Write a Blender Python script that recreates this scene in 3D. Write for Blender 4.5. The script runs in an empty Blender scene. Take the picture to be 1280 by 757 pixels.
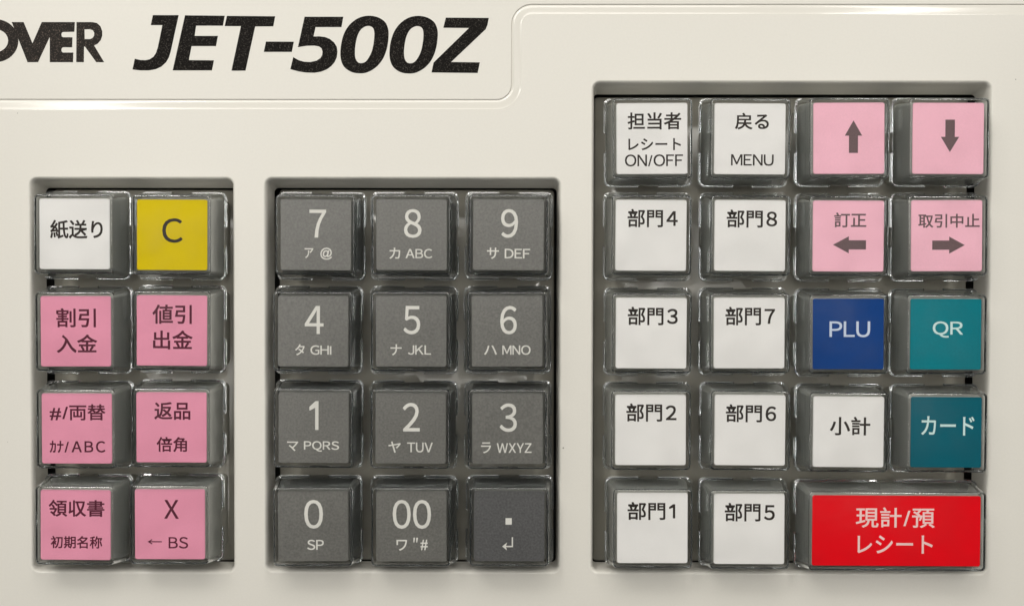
import bpy, bmesh, math, random
from mathutils import Vector

# ---------------------------------------------------------------- scene, camera, light
# measurements below are in millimetres on the machine; one Blender unit is a centimetre
U = 0.1
S = bpy.context.scene
S.unit_settings.system = 'METRIC'
S.unit_settings.scale_length = 0.01
COL = S.collection
random.seed(7)

cam_data = bpy.data.cameras.new('camera')
cam_data.sensor_width = 36.0
cam_data.lens = 1218.6 / 1280 * 36.0
cam_data.clip_start = 0.1
cam_data.clip_end = 2000.0
cam = bpy.data.objects.new('camera', cam_data)
COL.objects.link(cam)
cam.location = (0, 0, 190.0 * U)
cam.rotation_euler = (-0.01702, 0.00639, 0.0018)
S.camera = cam

S.view_settings.view_transform = 'Standard'
S.view_settings.look = 'None'
S.view_settings.exposure = 0.0
S.view_settings.gamma = 1.0
S.render.engine = 'CYCLES'
S.cycles.use_denoising = True
S.cycles.max_bounces = 20
S.cycles.transmission_bounces = 16
S.cycles.transparent_max_bounces = 24
S.cycles.glossy_bounces = 8
S.cycles.diffuse_bounces = 5
S.cycles.sample_clamp_indirect = 20.0
S.cycles.caustics_reflective = True
S.cycles.caustics_refractive = True
S.cycles.blur_glossy = 0.5
S.cycles.use_adaptive_sampling = False
S.cycles.denoising_prefilter = 'ACCURATE'

# the shop room: pale walls and ceiling on the far side, dim and cooler behind the photographer
W = bpy.data.worlds.new('World')
S.world = W
W.use_nodes = True
wt = W.node_tree
wt.nodes.clear()
wo = wt.nodes.new('ShaderNodeOutputWorld')
wb = wt.nodes.new('ShaderNodeBackground')
wc = wt.nodes.new('ShaderNodeTexCoord')
ws = wt.nodes.new('ShaderNodeSeparateXYZ')
wm = wt.nodes.new('ShaderNodeMapRange')
wm.inputs['From Min'].default_value = -1.0
wm.inputs['From Max'].default_value = 1.0
wr = wt.nodes.new('ShaderNodeValToRGB')
wr.color_ramp.elements[0].position = 0.12
wr.color_ramp.elements[0].color = (0.22, 0.25, 0.275, 1)
wr.color_ramp.elements[1].position = 0.85
wr.color_ramp.elements[1].color = (0.95, 0.91, 0.80, 1)
e = wr.color_ramp.elements.new(0.45)
e.color = (0.15, 0.15, 0.145, 1)
e = wr.color_ramp.elements.new(0.56)
e.color = (0.85, 0.83, 0.76, 1)
wt.links.new(wc.outputs['Generated'], ws.inputs[0])
wt.links.new(ws.outputs['Y'], wm.inputs['Value'])
wt.links.new(wm.outputs['Result'], wr.inputs['Fac'])
wt.links.new(wr.outputs['Color'], wb.inputs['Color'])
wt.links.new(wb.outputs[0], wo.inputs['Surface'])
wb.inputs['Strength'].default_value = 0.34


def ceiling_or_fill_lamp(x, y, sx, sy, power, col=(1.0, 0.97, 0.92)):
    """A fluorescent ceiling fitting or an added fill light, set 1.5 m above the machine."""
    d = bpy.data.lights.new('ceiling_or_fill_lamp', 'AREA')
    d.shape = 'RECTANGLE'
    d.size, d.size_y = sx, sy
    d.energy = power
    d.color = col
    o = bpy.data.objects.new('ceiling_or_fill_lamp', d)
    o.location = (x, y, 150.0)
    COL.objects.link(o)
    return o


ceiling_or_fill_lamp(-63, 0, 11, 80, 27000)
ceiling_or_fill_lamp(63, 0, 11, 80, 27000)
ceiling_or_fill_lamp(-3, 29, 100, 44, 38000)  # added overhead fill, gives the upper keys their sheen
ceiling_or_fill_lamp(-86, 125, 12, 140, 110000)
ceiling_or_fill_lamp(80, 125, 12, 140, 110000)
wide_fill = ceiling_or_fill_lamp(-9, 37, 50, 13, 12200)   # added fill light, low and close, so brightness falls off toward the viewer
wide_fill.location.z = 30.0
wide_fill.rotation_euler = (Vector((0, 0, 0)) - wide_fill.location).to_track_quat('-Z', 'Y').to_euler()


# ---------------------------------------------------------------- materials
def lin(r, g, b):
    def f(c):
        c /= 255.0
        return c / 12.92 if c <= 0.04045 else ((c + 0.055) / 1.055) ** 2.4
    return (f(r), f(g), f(b), 1.0)


def plastic(name, col, rough=0.4, spec=0.5, grain=0.0, grain_scale=60.0, mottle=0.0, coat=0.0, glint=None, glint_scale=120.0, dust=0.0):
    """Principled plastic or print with fine grain in the relief and slight mottling of its own colour."""
    m = bpy.data.materials.new(name)
    m.use_nodes = True
    t = m.node_tree
    p = t.nodes['Principled BSDF']
    p.inputs['Base Color'].default_value = col
    p.inputs['Roughness'].default_value = rough
    p.inputs['Specular IOR Level'].default_value = spec
    p.inputs['Coat Weight'].default_value = coat
    p.inputs['Coat Roughness'].default_value = 0.2
    tc = t.nodes.new('ShaderNodeTexCoord')
    oi = t.nodes.new('ShaderNodeObjectInfo')
    ad = t.nodes.new('ShaderNodeVectorMath')
    ad.operation = 'ADD'
    sc = t.nodes.new('ShaderNodeVectorMath')
    sc.operation = 'SCALE'
    sc.inputs['Scale'].default_value = 37.0
    t.links.new(oi.outputs['Random'], sc.inputs[0])
    t.links.new(tc.outputs['Object'], ad.inputs[0])
    t.links.new(sc.outputs[0], ad.inputs[1])
    if grain:
        n = t.nodes.new('ShaderNodeTexNoise')
        n.inputs['Scale'].default_value = grain_scale
        n.inputs['Detail'].default_value = 2.0
        b = t.nodes.new('ShaderNodeBump')
        b.inputs['Strength'].default_value = grain
        b.inputs['Distance'].default_value = 0.004
        t.links.new(ad.outputs[0], n.inputs['Vector'])
        t.links.new(n.outputs['Fac'], b.inputs['Height'])
        t.links.new(b.outputs[0], p.inputs['Normal'])
    last = None
    if mottle:
        n = t.nodes.new('ShaderNodeTexNoise')
        n.inputs['Scale'].default_value = grain_scale * 0.8
        n.inputs['Detail'].default_value = 3.0
        r = t.nodes.new('ShaderNodeMapRange')
        r.inputs['From Min'].default_value = 0.3
        r.inputs['From Max'].default_value = 0.7
        r.inputs['To Min'].default_value = 1.0 - mottle
        r.inputs['To Max'].default_value = 1.0 + mottle
        h = t.nodes.new('ShaderNodeHueSaturation')
        h.inputs['Color'].default_value = col
        t.links.new(ad.outputs[0], n.inputs['Vector'])
        t.links.new(n.outputs['Fac'], r.inputs['Value'])
        t.links.new(r.outputs[0], h.inputs['Value'])
        t.links.new(h.outputs[0], p.inputs['Base Color'])
        last = h
    if glint:  # pale specks in the base colour stand for glints on the ink
        n = t.nodes.new('ShaderNodeTexNoise')
        n.inputs['Scale'].default_value = glint_scale
        n.inputs['Detail'].default_value = 1.0
        r = t.nodes.new('ShaderNodeMapRange')
        r.inputs['From Min'].default_value = 0.58
        r.inputs['From Max'].default_value = 0.75
        mx = t.nodes.new('ShaderNodeMix')
        mx.data_type = 'RGBA'
        mx.inputs['A'].default_value = col
        mx.inputs['B'].default_value = glint
        t.links.new(ad.outputs[0], n.inputs['Vector'])
        t.links.new(n.outputs['Fac'], r.inputs['Value'])
        t.links.new(r.outputs[0], mx.inputs['Factor'])
        if last:
            t.links.new(last.outputs[0], mx.inputs['A'])
        t.links.new(mx.outputs['Result'], p.inputs['Base Color'])
        last = None
    if dust:
        # sparse dark specks of dust and small nicks
        v = t.nodes.new('ShaderNodeTexVoronoi')
        v.inputs['Scale'].default_value = 1.1
        wn = t.nodes.new('ShaderNodeSeparateColor')
        sub = t.nodes.new('ShaderNodeMath')
        sub.operation = 'MULTIPLY_ADD'
        sub.inputs[1].default_value = 0.05
        sub.inputs[2].default_value = -0.028
        lt = t.nodes.new('ShaderNodeMath')
        lt.operation = 'LESS_THAN'
        mu = t.nodes.new('ShaderNodeMath')
        mu.operation = 'MULTIPLY'
        mu.inputs[1].default_value = dust
        mx = t.nodes.new('ShaderNodeMix')
        mx.data_type = 'RGBA'
        mx.inputs['A'].default_value = col
        mx.inputs['B'].default_value = (0.10, 0.09, 0.07, 1)
        t.links.new(tc.outputs['Object'], v.inputs['Vector'])
        t.links.new(v.outputs['Color'], wn.inputs[0])
        t.links.new(wn.outputs[0], sub.inputs[0])
        t.links.new(v.outputs['Distance'], lt.inputs[0])
        t.links.new(sub.outputs[0], lt.inputs[1])
        t.links.new(lt.outputs[0], mu.inputs[0])
        t.links.new(mu.outputs[0], mx.inputs['Factor'])
        if last:
            t.links.new(last.outputs[0], mx.inputs['A'])
        t.links.new(mx.outputs['Result'], p.inputs['Base Color'])
    return m


def clear_side():
    """Moulded clear plastic, faintly milky with handling."""
    m = bpy.data.materials.new('clear_acrylic')
    m.use_nodes = True
    t = m.node_tree
    t.nodes.clear()
    o = t.nodes.new('ShaderNodeOutputMaterial')
    g = t.nodes.new('ShaderNodeBsdfGlass')
    g.inputs['IOR'].default_value = 1.46
    g.inputs['Roughness'].default_value = 0.0
    g.inputs['Color'].default_value = (0.97, 0.98, 0.985, 1)
    gl = t.nodes.new('ShaderNodeBsdfGlossy')
    gl.inputs['Roughness'].default_value = 0.05
    df = t.nodes.new('ShaderNodeBsdfDiffuse')
    df.inputs['Color'].default_value = (0.72, 0.76, 0.77, 1)
    m1 = t.nodes.new('ShaderNodeMixShader')
    m1.inputs['Fac'].default_value = 0.012
    m2 = t.nodes.new('ShaderNodeMixShader')
    m2.inputs['Fac'].default_value = 0.05
    t.links.new(g.outputs[0], m1.inputs[1])
    t.links.new(df.outputs[0], m1.inputs[2])
    t.links.new(m1.outputs[0], m2.inputs[1])
    t.links.new(gl.outputs[0], m2.inputs[2])
    t.links.new(m2.outputs[0], o.inputs['Surface'])
    return m


def clear_top(name, rough, amount, grain):
    """The thin flat top of the cap: straight-through clear film under a fine satin sheen."""
    m = bpy.data.materials.new(name)
    m.use_nodes = True
    t = m.node_tree
    t.nodes.clear()
    o = t.nodes.new('ShaderNodeOutputMaterial')
    mix = t.nodes.new('ShaderNodeMixShader')
    tr = t.nodes.new('ShaderNodeBsdfTransparent')
    tr.inputs['Color'].default_value = (0.97, 0.97, 0.97, 1)
    gl = t.nodes.new('ShaderNodeBsdfGlossy')
    gl.inputs['Roughness'].default_value = rough
    fr = t.nodes.new('ShaderNodeFresnel')
    fr.inputs['IOR'].default_value = 1.49
    mu = t.nodes.new('ShaderNodeMath')
    mu.operation = 'MULTIPLY'
    mu.inputs[1].default_value = amount
    t.links.new(fr.outputs[0], mu.inputs[0])
    if grain:
        # finger smudges: the sheen comes and goes over the top
        oi = t.nodes.new('ShaderNodeObjectInfo')
        tc2 = t.nodes.new('ShaderNodeTexCoord')
        va = t.nodes.new('ShaderNodeVectorMath')
        va.operation = 'MULTIPLY_ADD'
        va.inputs[1].default_value = (31.0, 31.0, 31.0)
        sm = t.nodes.new('ShaderNodeTexNoise')
        sm.inputs['Scale'].default_value = 1.6
        sm.inputs['Detail'].default_value = 4.0
        mr = t.nodes.new('ShaderNodeMapRange')
        mr.inputs['From Min'].default_value = 0.35
        mr.inputs['From Max'].default_value = 0.68
        mr.inputs['To Min'].default_value = amount * 0.5
        mr.inputs['To Max'].default_value = amount * 2.0
        t.links.new(oi.outputs['Random'], va.inputs[0])
        t.links.new(tc2.outputs['Object'], va.inputs[2])
        t.links.new(va.outputs[0], sm.inputs['Vector'])
        t.links.new(sm.outputs['Fac'], mr.inputs['Value'])
        t.links.new(mr.outputs[0], mu.inputs[1])
    t.links.new(mu.outputs[0], mix.inputs['Fac'])
    t.links.new(tr.outputs[0], mix.inputs[1])
    t.links.new(gl.outputs[0], mix.inputs[2])
    if grain:
        tc = t.nodes.new('ShaderNodeTexCoord')
        n = t.nodes.new('ShaderNodeTexNoise')
        n.inputs['Scale'].default_value = 55.0
        b = t.nodes.new('ShaderNodeBump')
        b.inputs['Strength'].default_value = grain
        b.inputs['Distance'].default_value = 0.004
        t.links.new(tc.outputs['Object'], n.inputs['Vector'])
        t.links.new(n.outputs['Fac'], b.inputs['Height'])
        t.links.new(b.outputs[0], gl.inputs['Normal'])
        t.links.new(b.outputs[0], fr.inputs['Normal'])
    t.links.new(mix.outputs[0], o.inputs['Surface'])
    return m


M = {}
M['panel'] = plastic('ivory_plastic', (0.675, 0.655, 0.60, 1), 0.32, 0.5, 0.14, 28.0, 0.012, dust=0.75)
M['polished'] = plastic('polished_ivory_plastic', (0.675, 0.655, 0.60, 1), 0.13, 0.42, 0.02, 12.0)
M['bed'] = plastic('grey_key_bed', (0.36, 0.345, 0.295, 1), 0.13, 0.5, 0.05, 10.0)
M['dark'] = plastic('black_interior', (0.03, 0.03, 0.027, 1), 0.7, 0.3)
M['body'] = plastic('grey_key_body', (0.44, 0.435, 0.39, 1), 0.32, 0.5, 0.1, 20.0)
M['dark_body'] = plastic('dark_grey_key_body', (0.17, 0.17, 0.155, 1), 0.35, 0.5, 0.1, 20.0)
M['ink'] = plastic('black_print', (0.006, 0.005, 0.004, 1), 0.5, 0.06, 0.6, 60.0, glint=(0.085, 0.075, 0.066, 1), glint_scale=50.0)
M['ink_rough'] = plastic('glinting_black_print', (0.014, 0.011, 0.009, 1), 0.45, 0.12, 0.8, 60.0, glint=(0.13, 0.10, 0.08, 1), glint_scale=45.0)
M['white'] = plastic('white_paper', (0.83, 0.82, 0.80, 1), 0.65, 0.08, 0.1, 50.0, 0.015)
M['pink'] = plastic('pink_paper', (0.80, 0.32, 0.445, 1), 0.65, 0.08, 0.1, 50.0, 0.03)
M['pale_pink'] = plastic('pale_pink_paper', (0.92, 0.51, 0.615, 1), 0.65, 0.08, 0.1, 50.0, 0.03)
M['yellow'] = plastic('yellow_paper', (0.68, 0.52, 0.001, 1), 0.65, 0.08, 0.1, 50.0, 0.02)
M['blue'] = plastic('blue_paper', (0.004, 0.05, 0.225, 1), 0.65, 0.08, 0.1, 50.0, 0.05)
M['teal'] = plastic('teal_paper', (0.001, 0.20, 0.245, 1), 0.65, 0.08, 0.1, 50.0, 0.06)
M['deep_teal'] = plastic('deep_teal_paper', (0.001, 0.115, 0.16, 1), 0.65, 0.08, 0.1, 50.0, 0.04)
M['red'] = plastic('red_paper', (0.80, 0.001, 0.008, 1), 0.65, 0.08, 0.1, 50.0, 0.02)
M['grey'] = plastic('grey_film', (0.140, 0.138, 0.126, 1), 0.36, 0.6, 0.3, 32.0, 0.20)
M['dark_grey'] = plastic('dark_grey_film', (0.085, 0.085, 0.086, 1), 0.45, 0.5, 0.3, 32.0, 0.28)
M['print_black'] = plastic('brown_black_print', (0.035, 0.028, 0.024, 1), 0.65, 0.08)
M['print_maroon'] = plastic('maroon_print', (0.10, 0.018, 0.036, 1), 0.65, 0.08)
M['print_taupe'] = plastic('taupe_print', (0.15, 0.10, 0.105, 1), 0.65, 0.08, 0, 50.0, 0.08)
M['print_white'] = plastic('grey_white_print', (0.74, 0.73, 0.68, 1), 0.65, 0.08)
M['print_ice'] = plastic('ice_blue_print', (0.62, 0.71, 0.86, 1), 0.65, 0.08)
M['print_mint'] = plastic('mint_print', (0.62, 0.82, 0.80, 1), 0.65, 0.08)
M['print_rose'] = plastic('rose_print', (0.92, 0.66, 0.64, 1), 0.65, 0.08)
M['clear'] = clear_side()
M['clear_top'] = clear_top('clear_satin_top', 0.3, 0.18, 0.12)
M['clear_under'] = clear_top('clear_underside', 0.3, 0.02, 0.0)


# ---------------------------------------------------------------- mesh helpers
def link(name, bm, mats, parent=None, smooth=None, loc=(0, 0, 0)):
    me = bpy.data.meshes.new(name)
    bm.to_mesh(me)
    bm.free()
    for m in (mats if isinstance(mats, (list, tuple)) else [mats]):
        me.materials.append(m)
    o = bpy.data.objects.new(name, me)
    COL.objects.link(o)
    o.location = tuple(c * U for c in loc)
    if parent:
        o.parent = parent
    if smooth is not None:
        me.shade_smooth()
        me.set_sharp_from_angle(angle=math.radians(smooth))
    return o


def empty(name, loc):
    o = bpy.data.objects.new(name, None)
    o.empty_display_size = 0.3
    o.location = tuple(c * U for c in loc)
    COL.objects.link(o)
    return o


def rr(hx, hy, r, n=7, marks=()):
    """Rounded rectangle, counter-clockwise; marks are (offset, flag) stations along each side."""
    pts = []
    c = [(hx - r, hy - r), (-hx + r, hy - r), (-hx + r, -hy + r), (hx - r, -hy + r)]
    dirs = [(-1, 0), (0, -1), (1, 0), (0, 1)]
    nor = [(0, 1), (-1, 0), (0, -1), (1, 0)]
    for q in range(4):
        for i in range(n):
            a = math.pi / 2 * (q + i / (n - 1))
            pts.append((c[q][0] + r * math.cos(a), c[q][1] + r * math.sin(a), None))
        for s, flag in marks:
            mx = nor[q][0] * hx + dirs[q][0] * s
            my = nor[q][1] * hy + dirs[q][1] * s
            pts.append((mx, my, (nor[q], flag)))
    return pts


def loft(bm, rings, close_top=None, close_bottom=None, mat=0):
    """rings: lists of (x, y, z) in mm with equal counts, bottom to top, outward normals."""
    vs = [[bm.verts.new((x * U, y * U, z * U)) for x, y, z in r] for r in rings]
    n = len(vs[0])
    for a, b in zip(vs, vs[1:]):
        for i in range(n):
            j = (i + 1) % n
            f = bm.faces.new((a[i], a[j], b[j], b[i]))
            f.material_index = mat
    if close_top is not None:
        bm.faces.new(vs[-1]).material_index = close_top
    if close_bottom is not None:
        bm.faces.new(list(reversed(vs[0]))).material_index = close_bottom
    return vs


def sheet(bm, loops, z):
    """Flat sheet bounded by the first loop with the other loops cut out."""
    edges = []
    for lp in loops:
        vs = [bm.verts.new((x * U, y * U, z * U)) for x, y in lp]
        for i in range(len(vs)):
            edges.append(bm.edges.new((vs[i], vs[(i + 1) % len(vs)])))
    r = bmesh.ops.triangle_fill(bm, edges=edges, use_beauty=True, use_dissolve=False, normal=(0, 0, 1))
    for f in r['geom']:
        if isinstance(f, bmesh.types.BMFace) and f.normal.z < 0:
            f.normal_flip()


def rounded(pts, k=4):
    """Closed Catmull-Rom through the points, for the curved glyphs."""
    out = []
    n = len(pts)
    for i in range(n):
        p0, p1, p2, p3 = (Vector(pts[(i + d) % n]) for d in (-1, 0, 1, 2))
        for s in range(k):
            t = s / k
            q = 0.5 * (2 * p1 + (p2 - p0) * t + (2 * p0 - 5 * p1 + 4 * p2 - p3) * t * t + (3 * p1 - p0 - 3 * p2 + p3) * t ** 3)
            out.append((q.x, q.y))
    return out


def print_loops(bm, loops, z0, z1):
    """A printed shape with the slight thickness of its ink."""
    k = len(bm.faces)
    sheet(bm, loops, z1)
    for lp in loops:
        a = [bm.verts.new((x * U, y * U, z0 * U)) for x, y in lp]
        b = [bm.verts.new((x * U, y * U, z1 * U)) for x, y in lp]
        for i in range(len(a)):
            j = (i + 1) % len(a)
            bm.faces.new((a[i], a[j], b[j], b[i]))


_glyphs = {}


def glyph_run(s, bold):
    """Outline of a word in the built-in typeface; latin letters use their full-width forms, set close."""
    if (s, bold) in _glyphs:
        return _glyphs[(s, bold)]
    V, F = [], []
    x = 0.0
    chunks = []
    for ch in s:
        latin = 33 <= ord(ch) <= 126
        wide = latin and ch not in '/#I1@'
        if chunks and not latin and not chunks[-1][0]:
            chunks[-1][1] += ch
        else:
            chunks.append([latin, chr(ord(ch) + 0xFEE0) if wide else ch])
    for latin, ch in chunks:
        if V and latin and ord(s[0]) > 0x2000 and ch != '/':
            x += 0.12
        if ch == '1':
            k = len(V)
            V += [(x + p, q) for p, q in ((.19, 0), (.19, .58), (.0, .50), (.0, .585), (.20, .733), (.285, .733), (.285, 0))]
            F += [(k, k + 6, k + 5, k + 1), (k + 1, k + 5, k + 4), (k + 1, k + 4, k + 3, k + 2)]
            x += .285 + .085
            continue
        c = bpy.data.curves.new('text', 'FONT')
        c.body = ch
        c.resolution_u = 4
        c.offset = bold
        o = bpy.data.objects.new('text', c)
        COL.objects.link(o)
        dg = bpy.context.evaluated_depsgraph_get()
        me = bpy.data.meshes.new_from_object(o.evaluated_get(dg))
        vs = [v.co.to_2d() for v in me.vertices]
        ax, bx = min(v.x for v in vs), max(v.x for v in vs)
        k = len(V)
        V += [(v.x - ax + x, v.y) for v in vs]
        F += [tuple(i + k for i in p.vertices) for p in me.polygons]
        x += bx - ax + (0.085 if latin else 0.09)
        bpy.data.objects.remove(o)
        bpy.data.curves.remove(c)
        bpy.data.meshes.remove(me)
    _glyphs[(s, bold)] = (V, F)
    return V, F


def text_into(bm, s, x0, x1, y0, y1, z, weight=1.0):
    """Set a word into its box on the label; east asian print is struck a little heavier."""
    asian = any(ord(ch) > 0x2000 for ch in s)
    vs, fs = glyph_run(s, 0.006 if asian else 0.0)
    ax, bx = min(v[0] for v in vs), max(v[0] for v in vs)
    ay, by = min(v[1] for v in vs), max(v[1] for v in vs)
    e = min(0.045, (y1 - y0) * 0.0125) * (weight if asian else 1.0)
    x0, x1, y0, y1 = x0 + e, x1 - e, y0 + e, y1 - e
    strikes = [(-e, -e), (e, e), (e, -e), (-e, e)]
    for k, (sx, sy) in enumerate(strikes):
        nv = [bm.verts.new(((x0 + sx + (v[0] - ax) / (bx - ax) * (x1 - x0)) * U,
                            (y0 + sy + (v[1] - ay) / (by - ay) * (y1 - y0)) * U, (z + k * .0015) * U)) for v in vs]
        for f in fs:
            try:
                nf = bm.faces.new([nv[i] for i in f])
                nf.normal_update()
                if nf.normal.z < 0:
                    nf.normal_flip()
            except ValueError:
                pass


def poly_into(bm, pts, z):
    f = bm.faces.new([bm.verts.new((x * U, y * U, z * U)) for x, y in pts])
    f.normal_update()
    if f.normal.z < 0:
        f.normal_flip()


def arrow_pts(way, x0, x1, y0, y1):
    base = [(-.5, -.5), (-.5, .02), (0, 0)]
    w, h = x1 - x0, y1 - y0
    cx, cy = (x0 + x1) / 2, (y0 + y1) / 2
    if way in ('up', 'down'):
        s = 1 if way == 'up' else -1
        p = [(0, .5), (.5, .03), (.26, .03), (.26, -.5), (-.26, -.5), (-.26, .03), (-.5, .03)]
        return [(cx + a * w, cy + s * b * h) for a, b in p]
    s = 1 if way == 'right' else -1
    p = [(.5, 0), (.02, .5), (.02, .27), (-.5, .27), (-.5, -.27), (.02, -.27), (.02, -.5)]
    return [(cx + s * a * w, cy + b * h) for a, b in p]


def mark_into(bm, s, x0, x1, y0, y1, z):
    """Small marks drawn as shapes: the dot, the return arrow, the back arrow, the double tick."""
    if s == 'dot':
        poly_into(bm, [(x0, y0), (x1, y0), (x1, y1), (x0, y1)], z)
    elif s == '<-':
        m, t = (y0 + y1) / 2, 0.11
        poly_into(bm, [(x0 + .3, m - t), (x1, m - t), (x1, m + t), (x0 + .3, m + t)], z)
        poly_into(bm, [(x0, m), (x0 + .85, y0), (x0 + .98, y0 + .16), (x0 + .32, m)], z + .001)
        poly_into(bm, [(x0, m), (x0 + .32, m), (x0 + .98, y1 - .16), (x0 + .85, y1)], z + .001)
    elif s == 'ret':
        h = (y1 - y0)
        m, t = y0 + h * .30, .13
        poly_into(bm, [(x0 + .5, m - t), (x1, m - t), (x1, y1), (x1 - 2 * t, y1), (x1 - 2 * t, m + t), (x0 + .5, m + t)], z)
        poly_into(bm, [(x0, m), (x0 + .95, y0), (x0 + .7, m), (x0 + .95, m + h * .30)], z + .001)
    elif s == '"':
        w = x1 - x0
        for a in (0, .55):
            poly_into(bm, [(x0 + w * (a + .12), y0), (x0 + w * (a + .3), y0), (x0 + w * (a + .45), y1), (x0 + w * (a + .12), y1)], z)


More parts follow.
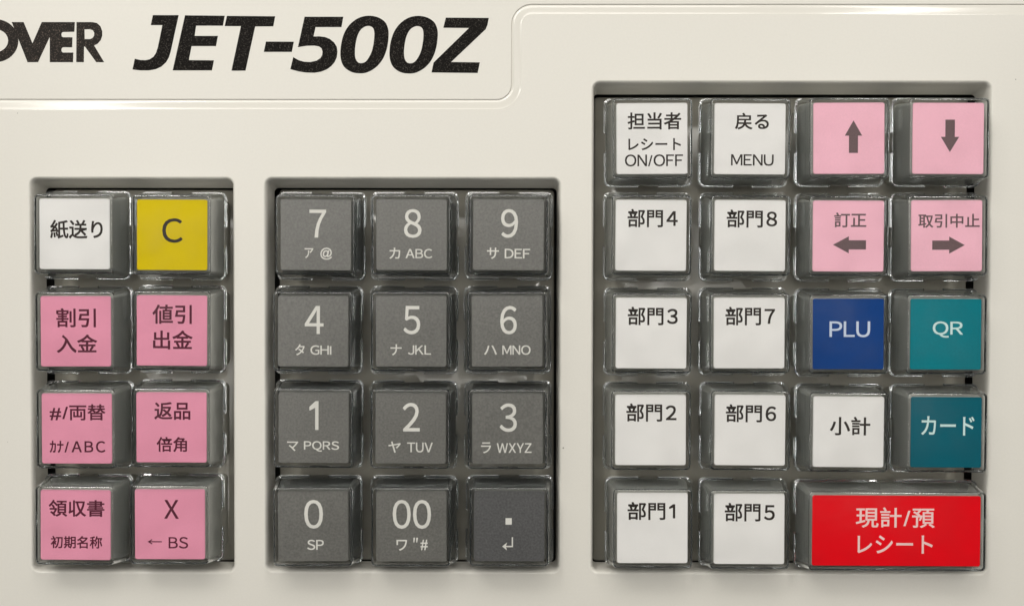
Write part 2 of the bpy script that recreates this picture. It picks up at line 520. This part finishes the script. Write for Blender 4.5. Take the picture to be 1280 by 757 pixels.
# keypad, column, row, label centre (mm), printed marks: (kind, text, left, right, bottom, top)
KEYS = [
    (0, 0, 0, -86.66, 10.06, [('L', '紙送り', -4.75, 5.54, -0.93, 2.73)]),
    (0, 1, 0, -67.56, 9.91, [('L', 'C', -1.94, 2.07, -1.54, 3.23)]),
    (0, 0, 1, -86.53, -8.93, [('L', '割引', -3.8, 3.98, 0.78, 4.5), ('L2', '入金', -3.75, 4.22, -4.2, -0.62)]),
    (0, 1, 1, -67.69, -8.75, [('L', '値引', -3.81, 3.91, 1.31, 5.06), ('L2', '出金', -3.68, 4.1, -3.68, 0.04)]),
    (0, 0, 2, -86.44, -27.96, [('L', '#/両替', -5.3, 5.65, 1.6, 4.77), ('S', 'ｶﾅ/ABC', -5.35, 5.61, -4.78, -2.38)]),
    (0, 1, 2, -67.85, -27.69, [('L', '返品', -3.35, 3.73, 1.5, 4.95), ('S', '倍角', -2.91, 3.06, -4.81, -1.87)]),
    (0, 0, 3, -86.79, -46.91, [('L', '領収書', -5.28, 5.69, 1.64, 4.96), ('S', '初期名称', -4.88, 5.26, -4.62, -2.16)]),
    (0, 1, 3, -68.23, -46.71, [('L', 'X', -1.09, 1.74, 1.1, 4.8), ('S', '<-', -4.4, -1.6, -3.94, -2.93), ('S', 'BS', -0.26, 3.57, -4.76, -2.47)]),
    (1, 0, 0, -39.49, 9.95, [('L', '7', -1.26, 2.0, -0.53, 4.91), ('S', 'ア', -2.16, -0.45, -4.53, -2.58), ('S', '@', 0.91, 3.21, -4.82, -2.48)]),
    (1, 1, 0, -20.81, 9.98, [('L', '8', -1.46, 1.95, -0.58, 5.0), ('S', 'カ', -4.33, -2.19, -4.67, -2.49), ('S', 'ABC', -1.16, 4.05, -4.56, -2.72)]),
    (1, 2, 0, -1.91, 10.01, [('L', '9', -1.47, 1.84, -0.58, 5.0), ('S', 'サ', -4.18, -1.84, -4.69, -2.49), ('S', 'DEF', -0.72, 4.24, -4.56, -2.71)]),
    (1, 0, 1, -40.06, -8.84, [('L', '4', -1.61, 2.05, -0.51, 4.95), ('S', 'タ', -3.49, -1.61, -4.68, -2.52), ('S', 'GHI', -0.5, 3.61, -4.56, -2.72)]),
    (1, 1, 1, -20.91, -8.81, [('L', '5', -1.46, 1.8, -0.56, 4.96), ('S', 'ナ', -4.01, -1.81, -4.67, -2.51), ('S', 'JKL', -0.59, 3.91, -4.54, -2.71)]),
    (1, 2, 1, -2.17, -8.77, [('L', '6', -1.33, 1.91, -0.56, 4.95), ('S', 'ハ', -4.49, -1.99, -4.54, -2.72), ('S', 'MNO', -0.93, 4.59, -4.57, -2.71)]),
    (1, 0, 2, -39.99, -27.70, [('L', '1', -0.82, 0.97, -0.4, 5.24), ('S', 'マ', -5.16, -2.97, -4.59, -2.68), ('S', 'PQRS', -1.87, 5.02, -4.64, -2.59)]),
    (1, 1, 2, -21.00, -27.80, [('L', '2', -1.53, 1.8, -0.54, 5.04), ('S', 'ヤ', -4.32, -1.9, -4.72, -2.52), ('S', 'TUV', -0.65, 4.36, -4.64, -2.7)]),
    (1, 2, 2, -2.05, -27.81, [('L', '3', -1.51, 1.83, -0.57, 4.99), ('S', 'ラ', -5.16, -3.2, -4.76, -2.61), ('S', 'WXYZ', -2.08, 4.71, -4.67, -2.78)]),
    (1, 0, 3, -40.12, -47.01, [('L', '0', -1.71, 1.97, -0.45, 5.19), ('S', 'SP', -1.18, 2.1, -4.63, -2.63)]),
    (1, 1, 3, -20.87, -46.99, [('L', '00', -3.62, 3.88, -0.44, 5.23), ('S', 'ワ', -2.89, -0.79, -4.74, -2.59), ('S', '"', 0.31, 1.33, -3.11, -2.18), ('S', '#', 1.82, 3.24, -4.63, -2.57)]),
    (1, 2, 3, -1.67, -46.88, [('L', 'dot', -0.73, 0.49, 0.33, 1.6), ('S', 'ret', -1.37, 0.75, -4.73, -2.14)]),
    (2, 0, 0, 25.92, 28.71, [('L', '担当者', -4.74, 5.67, 1.74, 5.05), ('S', 'レシート', -4.6, 5.63, -2.27, 0.05), ('S', 'ON/OFF', -5.27, 6.01, -5.39, -3.07)]),
    (2, 1, 0, 44.90, 28.67, [('L', '戻る', -2.92, 3.65, 1.8, 5.01), ('S', 'MENU', -3.61, 4.66, -5.21, -3.01)]),
    (2, 2, 0, 64.08, 28.79, [('A', 'up', -0.81, 2.57, -2.84, 3.45)]),
    (2, 3, 0, 83.29, 28.78, [('A', 'down', -1.44, 2.11, -2.64, 3.62)]),
    (2, 0, 1, 25.80, 9.95, [('L', '部門4', -4.58, 5.18, 1.56, 5.11)]),
    (2, 1, 1, 45.03, 9.93, [('L', '部門8', -4.56, 5.24, 1.55, 5.03)]),
    (2, 2, 1, 64.11, 9.86, [('S', '訂正', -2.77, 3.46, 1.69, 4.57), ('A', 'left', -2.96, 3.44, -3.34, -0.03)]),
    (2, 3, 1, 83.17, 9.96, [('S', '取引中止', -5.52, 6.36, 1.54, 4.24), ('A', 'right', -2.8, 3.5, -3.48, -0.16)]),
    (2, 0, 2, 25.93, -9.06, [('L', '部門3', -4.6, 5.14, 1.55, 5.13)]),
    (2, 1, 2, 44.99, -9.00, [('L', '部門7', -4.65, 5.0, 1.5, 5.11)]),
    (2, 2, 2, 64.25, -9.14, [('L', 'PLU', -3.66, 4.23, -0.61, 2.46)]),
    (2, 3, 2, 83.17, -9.15, [('L', 'QR', -2.55, 3.32, -0.66, 2.5)]),
    (2, 0, 3, 25.88, -27.95, [('L', '部門2', -4.74, 5.05, 1.64, 5.19)]),
    (2, 1, 3, 45.25, -27.94, [('L', '部門6', -4.74, 5.07, 1.56, 5.06)]),
    (2, 2, 3, 64.43, -28.22, [('L', '小計', -3.64, 4.23, -0.66, 2.98)]),
    (2, 3, 3, 83.42, -28.24, [('L', 'カード', -4.86, 5.47, -0.59, 3.14)]),
    (2, 0, 4, 26.32, -47.14, [('L', '部門1', -4.86, 4.45, 1.6, 5.13)]),
    (2, 1, 4, 45.21, -47.26, [('L', '部門5', -4.78, 4.98, 1.49, 5.13)]),
    (2, 2, 4, 73.90, -47.53, [('L', '現計/預', -7.92, 7.44, 0.62, 4.61), ('L2', 'レシート', -7.54, 7.11, -4.41, -0.87)]),
]
GLYPHS = {
    'J': [(-73.03, 53.92), (-67.87, 53.92), (-68.57, 50.85), (-69.24, 47.83), (-69.53, 46.6), (-69.86, 45.56), (-70.44, 44.57), (-71.39, 43.7), (-72.54, 43.19), (-73.88, 42.96), (-75.59, 42.96), (-77.15, 43.13), (-76.69, 45.27), (-75.58, 45.01), (-74.53, 44.97), (-73.67, 45.18), (-72.95, 45.65), (-72.43, 46.41), (-72.04, 47.64), (-71.56, 49.91), (-71.13, 51.95), (-73.45, 51.95)],
    'E': [(-66.59, 53.88), (-58.66, 53.8), (-59.03, 51.84), (-64.39, 51.84), (-64.7, 49.8), (-60.04, 49.8), (-60.43, 47.79), (-65.32, 47.79), (-65.87, 44.99), (-60.86, 44.95), (-61.26, 42.97), (-69.11, 42.96)],
    'T': [(-58.22, 53.77), (-48.58, 53.69), (-48.97, 51.71), (-52.58, 51.69), (-54.55, 42.91), (-57.34, 42.91), (-55.43, 51.74), (-58.67, 51.76)],
    '-': [(-50.44, 48.68), (-44.87, 48.65), (-45.27, 46.64), (-50.86, 46.64)],
    '5': [(-42.7, 53.6), (-34.97, 53.6), (-35.35, 51.56), (-40.52, 51.56), (-40.94, 49.69), (-39.76, 49.72), (-38.62, 49.57), (-37.67, 49.2), (-36.81, 48.5), (-36.3, 47.65), (-36.15, 46.7), (-36.3, 45.57), (-36.72, 44.62), (-37.39, 43.83), (-38.25, 43.2), (-39.39, 42.73), (-40.72, 42.5), (-42.43, 42.54), (-43.95, 42.77), (-45.57, 43.2), (-44.99, 45.6), (-43.95, 45.0), (-42.81, 44.68), (-41.57, 44.62), (-40.34, 44.89), (-39.57, 45.38), (-39.19, 46.04), (-39.14, 46.7), (-39.34, 47.36), (-39.86, 47.74), (-40.71, 47.89), (-42.23, 47.87), (-44.04, 47.59)],
    '0': [(-30.07, 53.8), (-28.74, 53.69), (-27.6, 53.28), (-26.65, 52.56), (-26.12, 51.52), (-25.93, 50.29), (-26.08, 48.4), (-26.46, 46.7), (-27.13, 45.19), (-28.08, 43.96), (-29.22, 43.07), (-30.55, 42.49), (-31.97, 42.39), (-33.3, 42.64), (-34.44, 43.3), (-35.17, 44.24), (-35.53, 45.57), (-35.54, 47.08), (-35.29, 48.78), (-34.82, 50.29), (-34.06, 51.61), (-32.92, 52.75), (-31.59, 53.5)],
    '0i': [(-29.97, 51.8), (-29.31, 51.61), (-28.89, 51.05), (-28.78, 49.92), (-28.93, 48.4), (-29.31, 46.7), (-29.98, 45.38), (-30.64, 44.62), (-31.5, 44.4), (-32.16, 44.66), (-32.58, 45.47), (-32.67, 46.7), (-32.5, 48.4), (-32.12, 49.91), (-31.49, 51.05), (-30.73, 51.61)],
    '0b': [(-20.27, 53.77), (-18.94, 53.66), (-17.8, 53.25), (-16.85, 52.53), (-16.32, 51.49), (-16.13, 50.26), (-16.28, 48.38), (-16.66, 46.68), (-17.32, 45.16), (-18.27, 43.93), (-19.41, 43.05), (-20.74, 42.46), (-22.17, 42.36), (-23.49, 42.61), (-24.63, 43.27), (-25.36, 44.22), (-25.72, 45.54), (-25.74, 47.05), (-25.49, 48.75), (-25.01, 50.26), (-24.25, 51.58), (-23.11, 52.72), (-21.79, 53.47)],
    '0bi': [(-20.17, 51.77), (-19.51, 51.58), (-19.09, 51.02), (-18.98, 49.89), (-19.13, 48.37), (-19.51, 46.67), (-20.17, 45.35), (-20.84, 44.6), (-21.69, 44.37), (-22.36, 44.63), (-22.77, 45.45), (-22.87, 46.67), (-22.7, 48.37), (-22.32, 49.88), (-21.69, 51.02), (-20.93, 51.58)],
    'Z': [(-14.53, 53.43), (-5.97, 53.37), (-6.23, 52.0), (-6.57, 51.15), (-13.48, 44.64), (-7.74, 44.56), (-8.17, 42.47), (-17.37, 42.56), (-16.96, 44.54), (-9.89, 51.39), (-15.01, 51.43)],
    'O': [(-100.01, 48.85), (-100.05, 48.3), (-100.17, 47.75), (-100.37, 47.22), (-100.63, 46.72), (-100.97, 46.25), (-101.37, 45.83), (-101.82, 45.47), (-102.32, 45.16), (-102.85, 44.91), (-103.42, 44.73), (-104.01, 44.62), (-104.6, 44.58), (-105.2, 44.62), (-105.78, 44.73), (-106.35, 44.91), (-106.88, 45.15), (-107.38, 45.46), (-107.82, 45.83), (-108.21, 46.25), (-108.54, 46.72), (-108.8, 47.22), (-108.99, 47.75), (-109.1, 48.29), (-109.14, 48.85), (-109.09, 49.41), (-108.97, 49.96), (-108.78, 50.48), (-108.51, 50.98), (-108.17, 51.45), (-107.78, 51.87), (-107.32, 52.24), (-106.83, 52.55), (-106.29, 52.79), (-105.72, 52.97), (-105.14, 53.08), (-104.54, 53.12), (-103.95, 53.08), (-103.36, 52.97), (-102.8, 52.79), (-102.26, 52.55), (-101.77, 52.24), (-101.32, 51.87), (-100.93, 51.45), (-100.61, 50.99), (-100.34, 50.48), (-100.16, 49.96), (-100.04, 49.41)],
    'Oi': [(-102.06, 48.85), (-102.1, 48.5), (-102.19, 48.15), (-102.34, 47.82), (-102.55, 47.52), (-102.81, 47.25), (-103.11, 47.02), (-103.45, 46.83), (-103.81, 46.7), (-104.2, 46.62), (-104.59, 46.59), (-104.98, 46.61), (-105.36, 46.7), (-105.73, 46.83), (-106.06, 47.02), (-106.36, 47.25), (-106.61, 47.52), (-106.82, 47.82), (-106.96, 48.15), (-107.05, 48.5), (-107.08, 48.85), (-107.05, 49.21), (-106.95, 49.55), (-106.8, 49.88), (-106.59, 50.18), (-106.33, 50.45), (-106.03, 50.68), (-105.7, 50.87), (-105.33, 51.0), (-104.95, 51.09), (-104.56, 51.12), (-104.16, 51.09), (-103.78, 51.0), (-103.42, 50.87), (-103.08, 50.68), (-102.79, 50.45), (-102.53, 50.18), (-102.33, 49.88), (-102.18, 49.55), (-102.09, 49.21)],
    'V': [(-101.3, 52.54), (-98.93, 52.54), (-97.17, 48.3), (-95.28, 52.54), (-92.3, 52.54), (-96.09, 44.59), (-98.19, 44.59)],
    'E2': [(-93.67, 52.54), (-88.67, 52.54), (-88.77, 50.63), (-91.05, 50.59), (-91.3, 50.42), (-91.39, 50.11), (-91.3, 49.72), (-91.06, 49.53), (-89.16, 49.52), (-89.23, 47.55), (-91.07, 47.55), (-91.32, 47.39), (-91.41, 47.04), (-91.32, 46.66), (-91.08, 46.49), (-89.01, 46.49), (-89.07, 44.59), (-93.72, 44.59)],
    'R': [(-88.32, 52.54), (-85.08, 52.54), (-84.21, 52.34), (-83.54, 51.73), (-83.2, 50.77), (-83.2, 49.81), (-83.52, 48.94), (-84.14, 48.25), (-84.84, 47.9), (-82.84, 44.59), (-84.42, 44.59), (-86.69, 47.72), (-86.86, 47.64), (-86.91, 44.59), (-88.42, 44.59)],
    'Ri': [(-86.75, 51.12), (-85.61, 51.12), (-85.05, 50.91), (-84.78, 50.42), (-84.83, 49.81), (-85.13, 49.38), (-85.62, 49.17), (-86.71, 49.17)],
}


# ---------------------------------------------------------------- the machine's housing
ZP = -4.8          # top of the key panel, below the tops of the key labels (z = 0)
ZL = -5.1          # the lower, lettered part of the top
ZW = -10.6         # foot of the opening walls
ZB = -12.8         # key bed
housing = empty('register_housing', (0, 0, -40))
housing['label'] = 'ivory plastic cash register top with three key openings and raised step under black lettering'
housing['category'] = 'cash register'
HO = 40.0          # parts are modelled with z = 0 at the label plane


def hpart(name, bm, mats, smooth=None):
    return link(name, bm, mats, housing, smooth, (0, 0, HO))


def step_path(d):
    """Edge between lettered top (d = 0) and key panel (d = 1.9), from left to right."""
    n = 10
    x, ylo, yhi = -1.35 + d, 37.1 - d, 56.0 - d
    r1, r2 = 3.1 + d, 4.0 - d
    pts = [(-170, ylo)] + [(-170 + i * 12, ylo) for i in range(1, 13)]
    for i in range(n + 1):
        a = -math.pi / 2 + math.pi / 2 * i / n
        pts.append((x - r1 + r1 * math.cos(a), ylo + r1 + r1 * math.sin(a)))
    for i in range(n + 1):
        a = math.pi - math.pi / 2 * i / n
        pts.append((x + r2 + r2 * math.cos(a), yhi - r2 + r2 * math.sin(a)))
    pts += [(20 + i * 12, yhi) for i in range(12)] + [(170, yhi)]
    return pts


OPEN = [(-97.45, -57.3, -57.15, 21.15), (-50.3, 8.0, -56.95, 21.2), (15.1, 93.5, -56.95, 40.35)]
FIL = 0.65


def opening(k, d, r):
    x0, x1, y0, y1 = OPEN[k]
    cx, cy = (x0 + x1) / 2, (y0 + y1) / 2
    return [(cx + x, cy + y) for x, y, _ in rr((x1 - x0) / 2 + d, (y1 - y0) / 2 + d, max(r + d, .15), 8)]


bm = bmesh.new()
edge = step_path(2.05)
outer = [(170, 56.0 - 2.05), (170, -100), (-170, -100)]
sheet(bm, [edge + [(170, -100), (-170, -100)]] + [opening(k, FIL, 1.1) for k in range(3)], ZP)
# the gentle slope down to the lettered plate
prof = [(-0.06, ZL - .22), (0.02, ZL - .16), (.12, ZL - .12), (.26, ZL - .06), (.45, ZL - .0), (.8, ZL + .055), (1.2, ZL + .12), (1.5, ZL + .178), (1.68, ZL + .215), (1.8, ZL + .25), (1.9, ZL + .278), (1.98, ZL + .293), (2.05, ZP)]
rows = [[bm.verts.new((x * U, y * U, z * U)) for x, y in step_path(d)] for d, z in prof]
for a, b in zip(rows, rows[1:]):
    for i in range(len(a) - 1):
        f = bm.faces.new((a[i], b[i], b[i + 1], a[i + 1]))
        f.material_index = 1
        f.normal_update()
        if f.normal.z < 0:
            f.normal_flip()
# rounded lips and walls of the three openings
for k in range(3):
    rings = []
    for i in range(9):
        a = math.pi / 2 * i / 8
        rings.append((FIL * (1 - math.sin(a)), ZP - 2.3 * FIL * (1 - math.cos(a))))
    rings += [(-.05, ZP - 2.6), (-.12, ZW)]
    vs = []
    for d, z in rings:
        lp = opening(k, d, 1.1)
        if z < ZP - 2.3 * FIL - .001:
            # the far wall leans into the opening a little
            lean = 0.95 * (ZP - 2.3 * FIL - z) / (ZP - 2.3 * FIL - ZW)
            ym = (OPEN[k][2] + OPEN[k][3]) / 2
            yt = OPEN[k][3]
            lp = [(x, y - lean * max(0, (y - ym) / (yt - ym))) for x, y in lp]
        vs.append([bm.verts.new((x * U, y * U, z * U)) for x, y in lp])
    lp = [(x * 1.0, y) for x, y in opening(k, 2.2, 1.1)]
    vs.append([bm.verts.new((x * U, y * U, (ZW - .02) * U)) for x, y in lp])
    n = len(vs[0])
    for a, b in zip(vs, vs[1:]):
        for i in range(n):
            bm.faces.new((a[i], b[i], b[(i + 1) % n], a[(i + 1) % n]))
# outer skirt of the panel
sk = [(-170, 35.05), (-170, -100), (170, -100), (170, 53.95)]
for p, q in zip(sk, sk[1:]):
    bm.faces.new([bm.verts.new((x * U, y * U, z * U)) for x, y, z in ((p[0], p[1], ZP), (p[0], p[1], -40), (q[0], q[1], -40), (q[0], q[1], ZP))])
bmesh.ops.recalc_face_normals(bm, faces=[])
hpart('key_panel', bm, [M['panel'], M['polished']], 40)

bm = bmesh.new()
edge = step_path(-0.22)
sheet(bm, [edge + [(170, 100), (-170, 100)]], ZL)
ed = [bm.verts.new((x * U, y * U, ZL * U)) for x, y in edge]
for d, z in ((-.16, ZL - .015), (-.1, ZL - .06), (-.06, ZL - .14), (-.055, ZL - .6)):
    e2 = [bm.verts.new((x * U, y * U, z * U)) for x, y in step_path(d)]
    for i in range(len(ed) - 1):
        bm.faces.new((ed[i], e2[i], e2[i + 1], ed[i + 1]))
    ed = e2
sk = [(170, 56), (170, 100), (-170, 100), (-170, 37.1)]
for p, q in zip(sk, sk[1:]):
    bm.faces.new([bm.verts.new((x * U, y * U, z * U)) for x, y, z in ((p[0], p[1], ZL), (p[0], p[1], -40), (q[0], q[1], -40), (q[0], q[1], ZL))])
hpart('lettered_plate', bm, M['panel'], 40)

bm = bmesh.new()
f = [bm.verts.new((x * U, y * U, -20 * U)) for x, y in ((-169, -99), (169, -99), (169, 99), (-169, 99))]
bm.faces.new(f)
hpart('dark_interior', bm, M['dark'])

for k in range(3):
    x0, x1, y0, y1 = OPEN[k]
    lx, rx, by, ty = (x0 + .55, x1 - .55, y0 - .3, y1 - 1.15)
    cx, cy = (lx + rx) / 2, (by + ty) / 2
    pts = rr((rx - lx) / 2, (ty - by) / 2, .8, 5)
    bm = bmesh.new()
    loft(bm, [[(cx + x - .0, cy + y, z) for x, y, _ in pts] for z in (ZB - 2, ZB - .25)] +
         [[(cx + x, cy + y, ZB) for x, y, _ in rr((rx - lx) / 2 - .25, (ty - by) / 2 - .25, .55, 5)]], close_top=0)
    hpart('key_bed', bm, M['bed'], 50)

bm = bmesh.new()
zi = ZL + .035
print_loops(bm, [GLYPHS['J']], ZL - .05, zi)
print_loops(bm, [GLYPHS['E']], ZL - .05, zi)
print_loops(bm, [GLYPHS['T']], ZL - .05, zi)
print_loops(bm, [GLYPHS['-']], ZL - .05, zi)
print_loops(bm, [GLYPHS['5']], ZL - .05, zi)
print_loops(bm, [rounded(GLYPHS['0']), rounded(GLYPHS['0i'])], ZL - .05, zi)
print_loops(bm, [rounded(GLYPHS['0b']), rounded(GLYPHS['0bi'])], ZL - .05, zi)
print_loops(bm, [GLYPHS['Z']], ZL - .05, zi)
o = hpart('printed_lettering', bm, M['ink'])
o['label'] = 'large bold slanted black letters and digits'
bm = bmesh.new()
print_loops(bm, [GLYPHS['O'], GLYPHS['Oi']], ZL - .05, zi)
print_loops(bm, [GLYPHS['V']], ZL - .05, zi + .006)
print_loops(bm, [GLYPHS['E2']], ZL - .05, zi + .012)
print_loops(bm, [GLYPHS['R']] + [GLYPHS['Ri']], ZL - .05, zi)
o = hpart('printed_lettering', bm, M['ink_rough'])
o['label'] = 'smaller speckled upright black capitals cut by the edge of the photo'

# ---------------------------------------------------------------- the keys
NOTCH = [(-2.0, 0), (-1.9, 1), (1.9, 1), (2.0, 0)]


def cap_mesh(ex):
    def ring(h, r, z, notch=0.0, lift=0.0):
        out = []
        for x, y, fl in rr(h + ex, h, r, 7, NOTCH):
            zz = z
            if fl and fl[1]:
                x -= fl[0][0] * notch
                y -= fl[0][1] * notch
                zz += lift
            out.append((x, y, zz))
        return out
    bm = bmesh.new()
    inner = [ring(8.50, 1.0, -6.3, 0, .5), ring(8.22, .95, -5.3), ring(7.46, .62, -.12), ring(7.42, .58, .06)]
    outer = [ring(8.82, 1.3, -6.3, .3, .5), ring(8.86, 1.32, -6.2, .3, .4), ring(8.86, 1.32, -5.72, .3), ring(8.82, 1.3, -5.62, .27), ring(8.56, 1.2, -5.5, .1), ring(8.50, 1.15, -5.38),
             ring(8.46, 1.12, -5.1), ring(7.78, .85, .05), ring(7.745, .83, .30), ring(7.67, .78, .48), ring(7.56, .7, .59), ring(7.42, .6, .62)]
    vi = loft(bm, [list(r) for r in inner], close_top=2)
    vo = loft(bm, [list(r) for r in outer], close_top=1)
    for f in bm.faces:
        f.normal_update()
    n = len(vi[0])
    inner_set = {v for r in vi for v in r}
    for f in bm.faces:
        if all(v in inner_set for v in f.verts):
            f.normal_flip()
    for i in range(n):
        j = (i + 1) % n
        bm.faces.new((vo[0][j], vo[0][i], vi[0][i], vi[0][j]))
    me = bpy.data.meshes.new('clear_cap')
    bm.to_mesh(me)
    bm.free()
    for m in ('clear', 'clear_top', 'clear_under'):
        me.materials.append(M[m])
    me.shade_smooth()
    me.set_sharp_from_angle(angle=math.radians(35))
    return me


def body_mesh(ex, mat='body'):
    bm = bmesh.new()
    R = lambda h, r, z: [(x, y, z) for x, y, _ in rr(h + ex, h, r, 6)]
    loft(bm, [R(7.6, 1.0, ZB), R(7.75, 1.1, -7.0), R(7.80, .95, -6.2), R(7.78, .95, -5.6), R(6.94, .5, -.36), R(6.84, .45, -.262)], close_top=0)
    me = bpy.data.meshes.new('key_body')
    bm.to_mesh(me)
    bm.free()
    me.materials.append(M[mat])
    me.shade_smooth()
    me.set_sharp_from_angle(angle=math.radians(25))
    return me


def label_mesh(ex, mat):
    bm = bmesh.new()
    R = lambda h, r, z: [(x, y, z) for x, y, _ in rr(h + ex, h, r, 5)]
    loft(bm, [R(6.84, .4, -.265), R(6.88, .4, -.2), R(6.88, .4, -.05), R(6.83, .36, 0)], close_top=0, close_bottom=0)
    me = bpy.data.meshes.new('label_insert')
    bm.to_mesh(me)
    bm.free()
    me.materials.append(mat)
    me.shade_smooth()
    me.set_sharp_from_angle(angle=math.radians(30))
    return me


# what each key looks like: insert colour, print colour, words for its label
LOOK = {
    (0, 0, 0): ('white', 'print_black', 'white key marked 紙送り beside the yellow key'),
    (0, 1, 0): ('yellow', 'print_black', 'bright yellow key marked with a single C'),
    (0, 0, 1): ('pink', 'print_maroon', 'pink key marked 割引 over 入金 below the white 紙送り key'),
    (0, 1, 1): ('pink', 'print_maroon', 'pink key marked 値引 over 出金 below the yellow key'),
    (0, 0, 2): ('pink', 'print_maroon', 'pink key marked #/両替 over ｶﾅ/ABC'),
    (0, 1, 2): ('pink', 'print_maroon', 'pink key marked 返品 over 倍角'),
    (0, 0, 3): ('pink', 'print_maroon', 'pink key marked 領収書 over small 初期名称'),
    (0, 1, 3): ('pink', 'print_maroon', 'pink key marked X over a thin arrow and BS'),
    (2, 0, 0): ('white', 'print_black', 'white key with three printed lines ending in ON/OFF'),
    (2, 1, 0): ('white', 'print_black', 'white key marked 戻る over MENU'),
    (2, 2, 0): ('pale_pink', 'print_taupe', 'pale pink key with one thick arrow pointing up'),
    (2, 3, 0): ('pale_pink', 'print_taupe', 'pale pink key with one thick arrow pointing down'),
    (2, 2, 1): ('pale_pink', 'print_taupe', 'pale pink key marked 訂正 over an arrow pointing left'),
    (2, 3, 1): ('pale_pink', 'print_taupe', 'pale pink key marked 取引中止 over an arrow pointing right'),
    (2, 2, 2): ('blue', 'print_ice', 'dark blue key marked PLU in white letters'),
    (2, 3, 2): ('teal', 'print_mint', 'lighter teal key marked QR'),
    (2, 2, 3): ('white', 'print_black', 'white key marked 小計 between the blue key and the wide red key'),
    (2, 3, 3): ('deep_teal', 'print_mint', 'darker teal key marked カード above the wide red key'),
    (2, 2, 4): ('red', 'print_rose', 'wide red key of double width marked 現計/預 over レシート'),
}
for (c, r, d) in ((0, 1, 4), (1, 1, 8), (0, 2, 3), (1, 2, 7), (0, 3, 2), (1, 3, 6), (0, 4, 1), (1, 4, 5)):
    LOOK[(2, c, r)] = ('white', 'print_black', f'white department key marked 部門{d} near its upper edge')
for i, (dg, sub) in enumerate((('7', 'ア @'), ('8', 'カ ABC'), ('9', 'サ DEF'), ('4', 'タ GHI'), ('5', 'ナ JKL'), ('6', 'ハ MNO'),
                               ('1', 'マ PQRS'), ('2', 'ヤ TUV'), ('3', 'ラ WXYZ'), ('0', 'SP'), ('00', 'ワ #'))):
    LOOK[(1, i % 3, i // 3)] = ('grey', 'print_white', f'grey number key marked {dg} over small {sub}')
LOOK[(1, 2, 3)] = ('dark_grey', 'print_white', 'darker grey key with a square dot over a return arrow')
GROUP = {0: 'function keys on the narrow keypad', 1: 'grey number keys', 2: 'keys on the tall keypad'}

CAPS = {False: cap_mesh(0.0), True: cap_mesh(9.5)}
BODY = {False: body_mesh(0.0), True: body_mesh(9.5)}
DARK_BODY = body_mesh(0.0, 'dark_body')
LABELS = {}


def child(name, me, parent, z=0.0):
    o = bpy.data.objects.new(name, me)
    o.location = (0, 0, z * U)
    o.parent = parent
    COL.objects.link(o)
    return o


for pad, c, r, x, y, marks in KEYS:
    insert, ink, words = LOOK[(pad, c, r)]
    wide = (pad, c, r) == (2, 2, 4)
    kind = {'grey': 'number_key', 'dark_grey': 'number_key', 'red': 'wide_key'}.get(insert, 'register_key')
    key = empty(kind, (x, y, ZB))
    key.rotation_euler[2] = math.radians(random.uniform(-.35, .35))
    key['label'] = words
    key['category'] = 'key'
    key['group'] = GROUP[pad]
    child('key_body', DARK_BODY if pad == 1 else BODY[wide], key, -ZB)
    child('clear_cap', CAPS[wide], key, -ZB)
    if (insert, wide) not in LABELS:
        LABELS[(insert, wide)] = label_mesh(9.5 if wide else 0.0, M[insert])
    li = child('label_insert', LABELS[(insert, wide)], key, -ZB)
    for kd, s, x0, x1, y0, y1 in marks:
        b = bmesh.new()
        if kd == 'A':
            poly_into(b, arrow_pts(s, x0, x1, y0, y1), .008)
        elif s in ('dot', '<-', 'ret', '"'):
            mark_into(b, s, x0, x1, y0, y1, .008)
        else:
            text_into(b, s, x0, x1, y0, y1, .008, .45 if ink in ('print_rose', 'print_mint', 'print_white') else 1.0)
        link({'A': 'arrow_mark', 'S': 'small_legend'}.get(kd, 'legend'), b, M[ink], li)
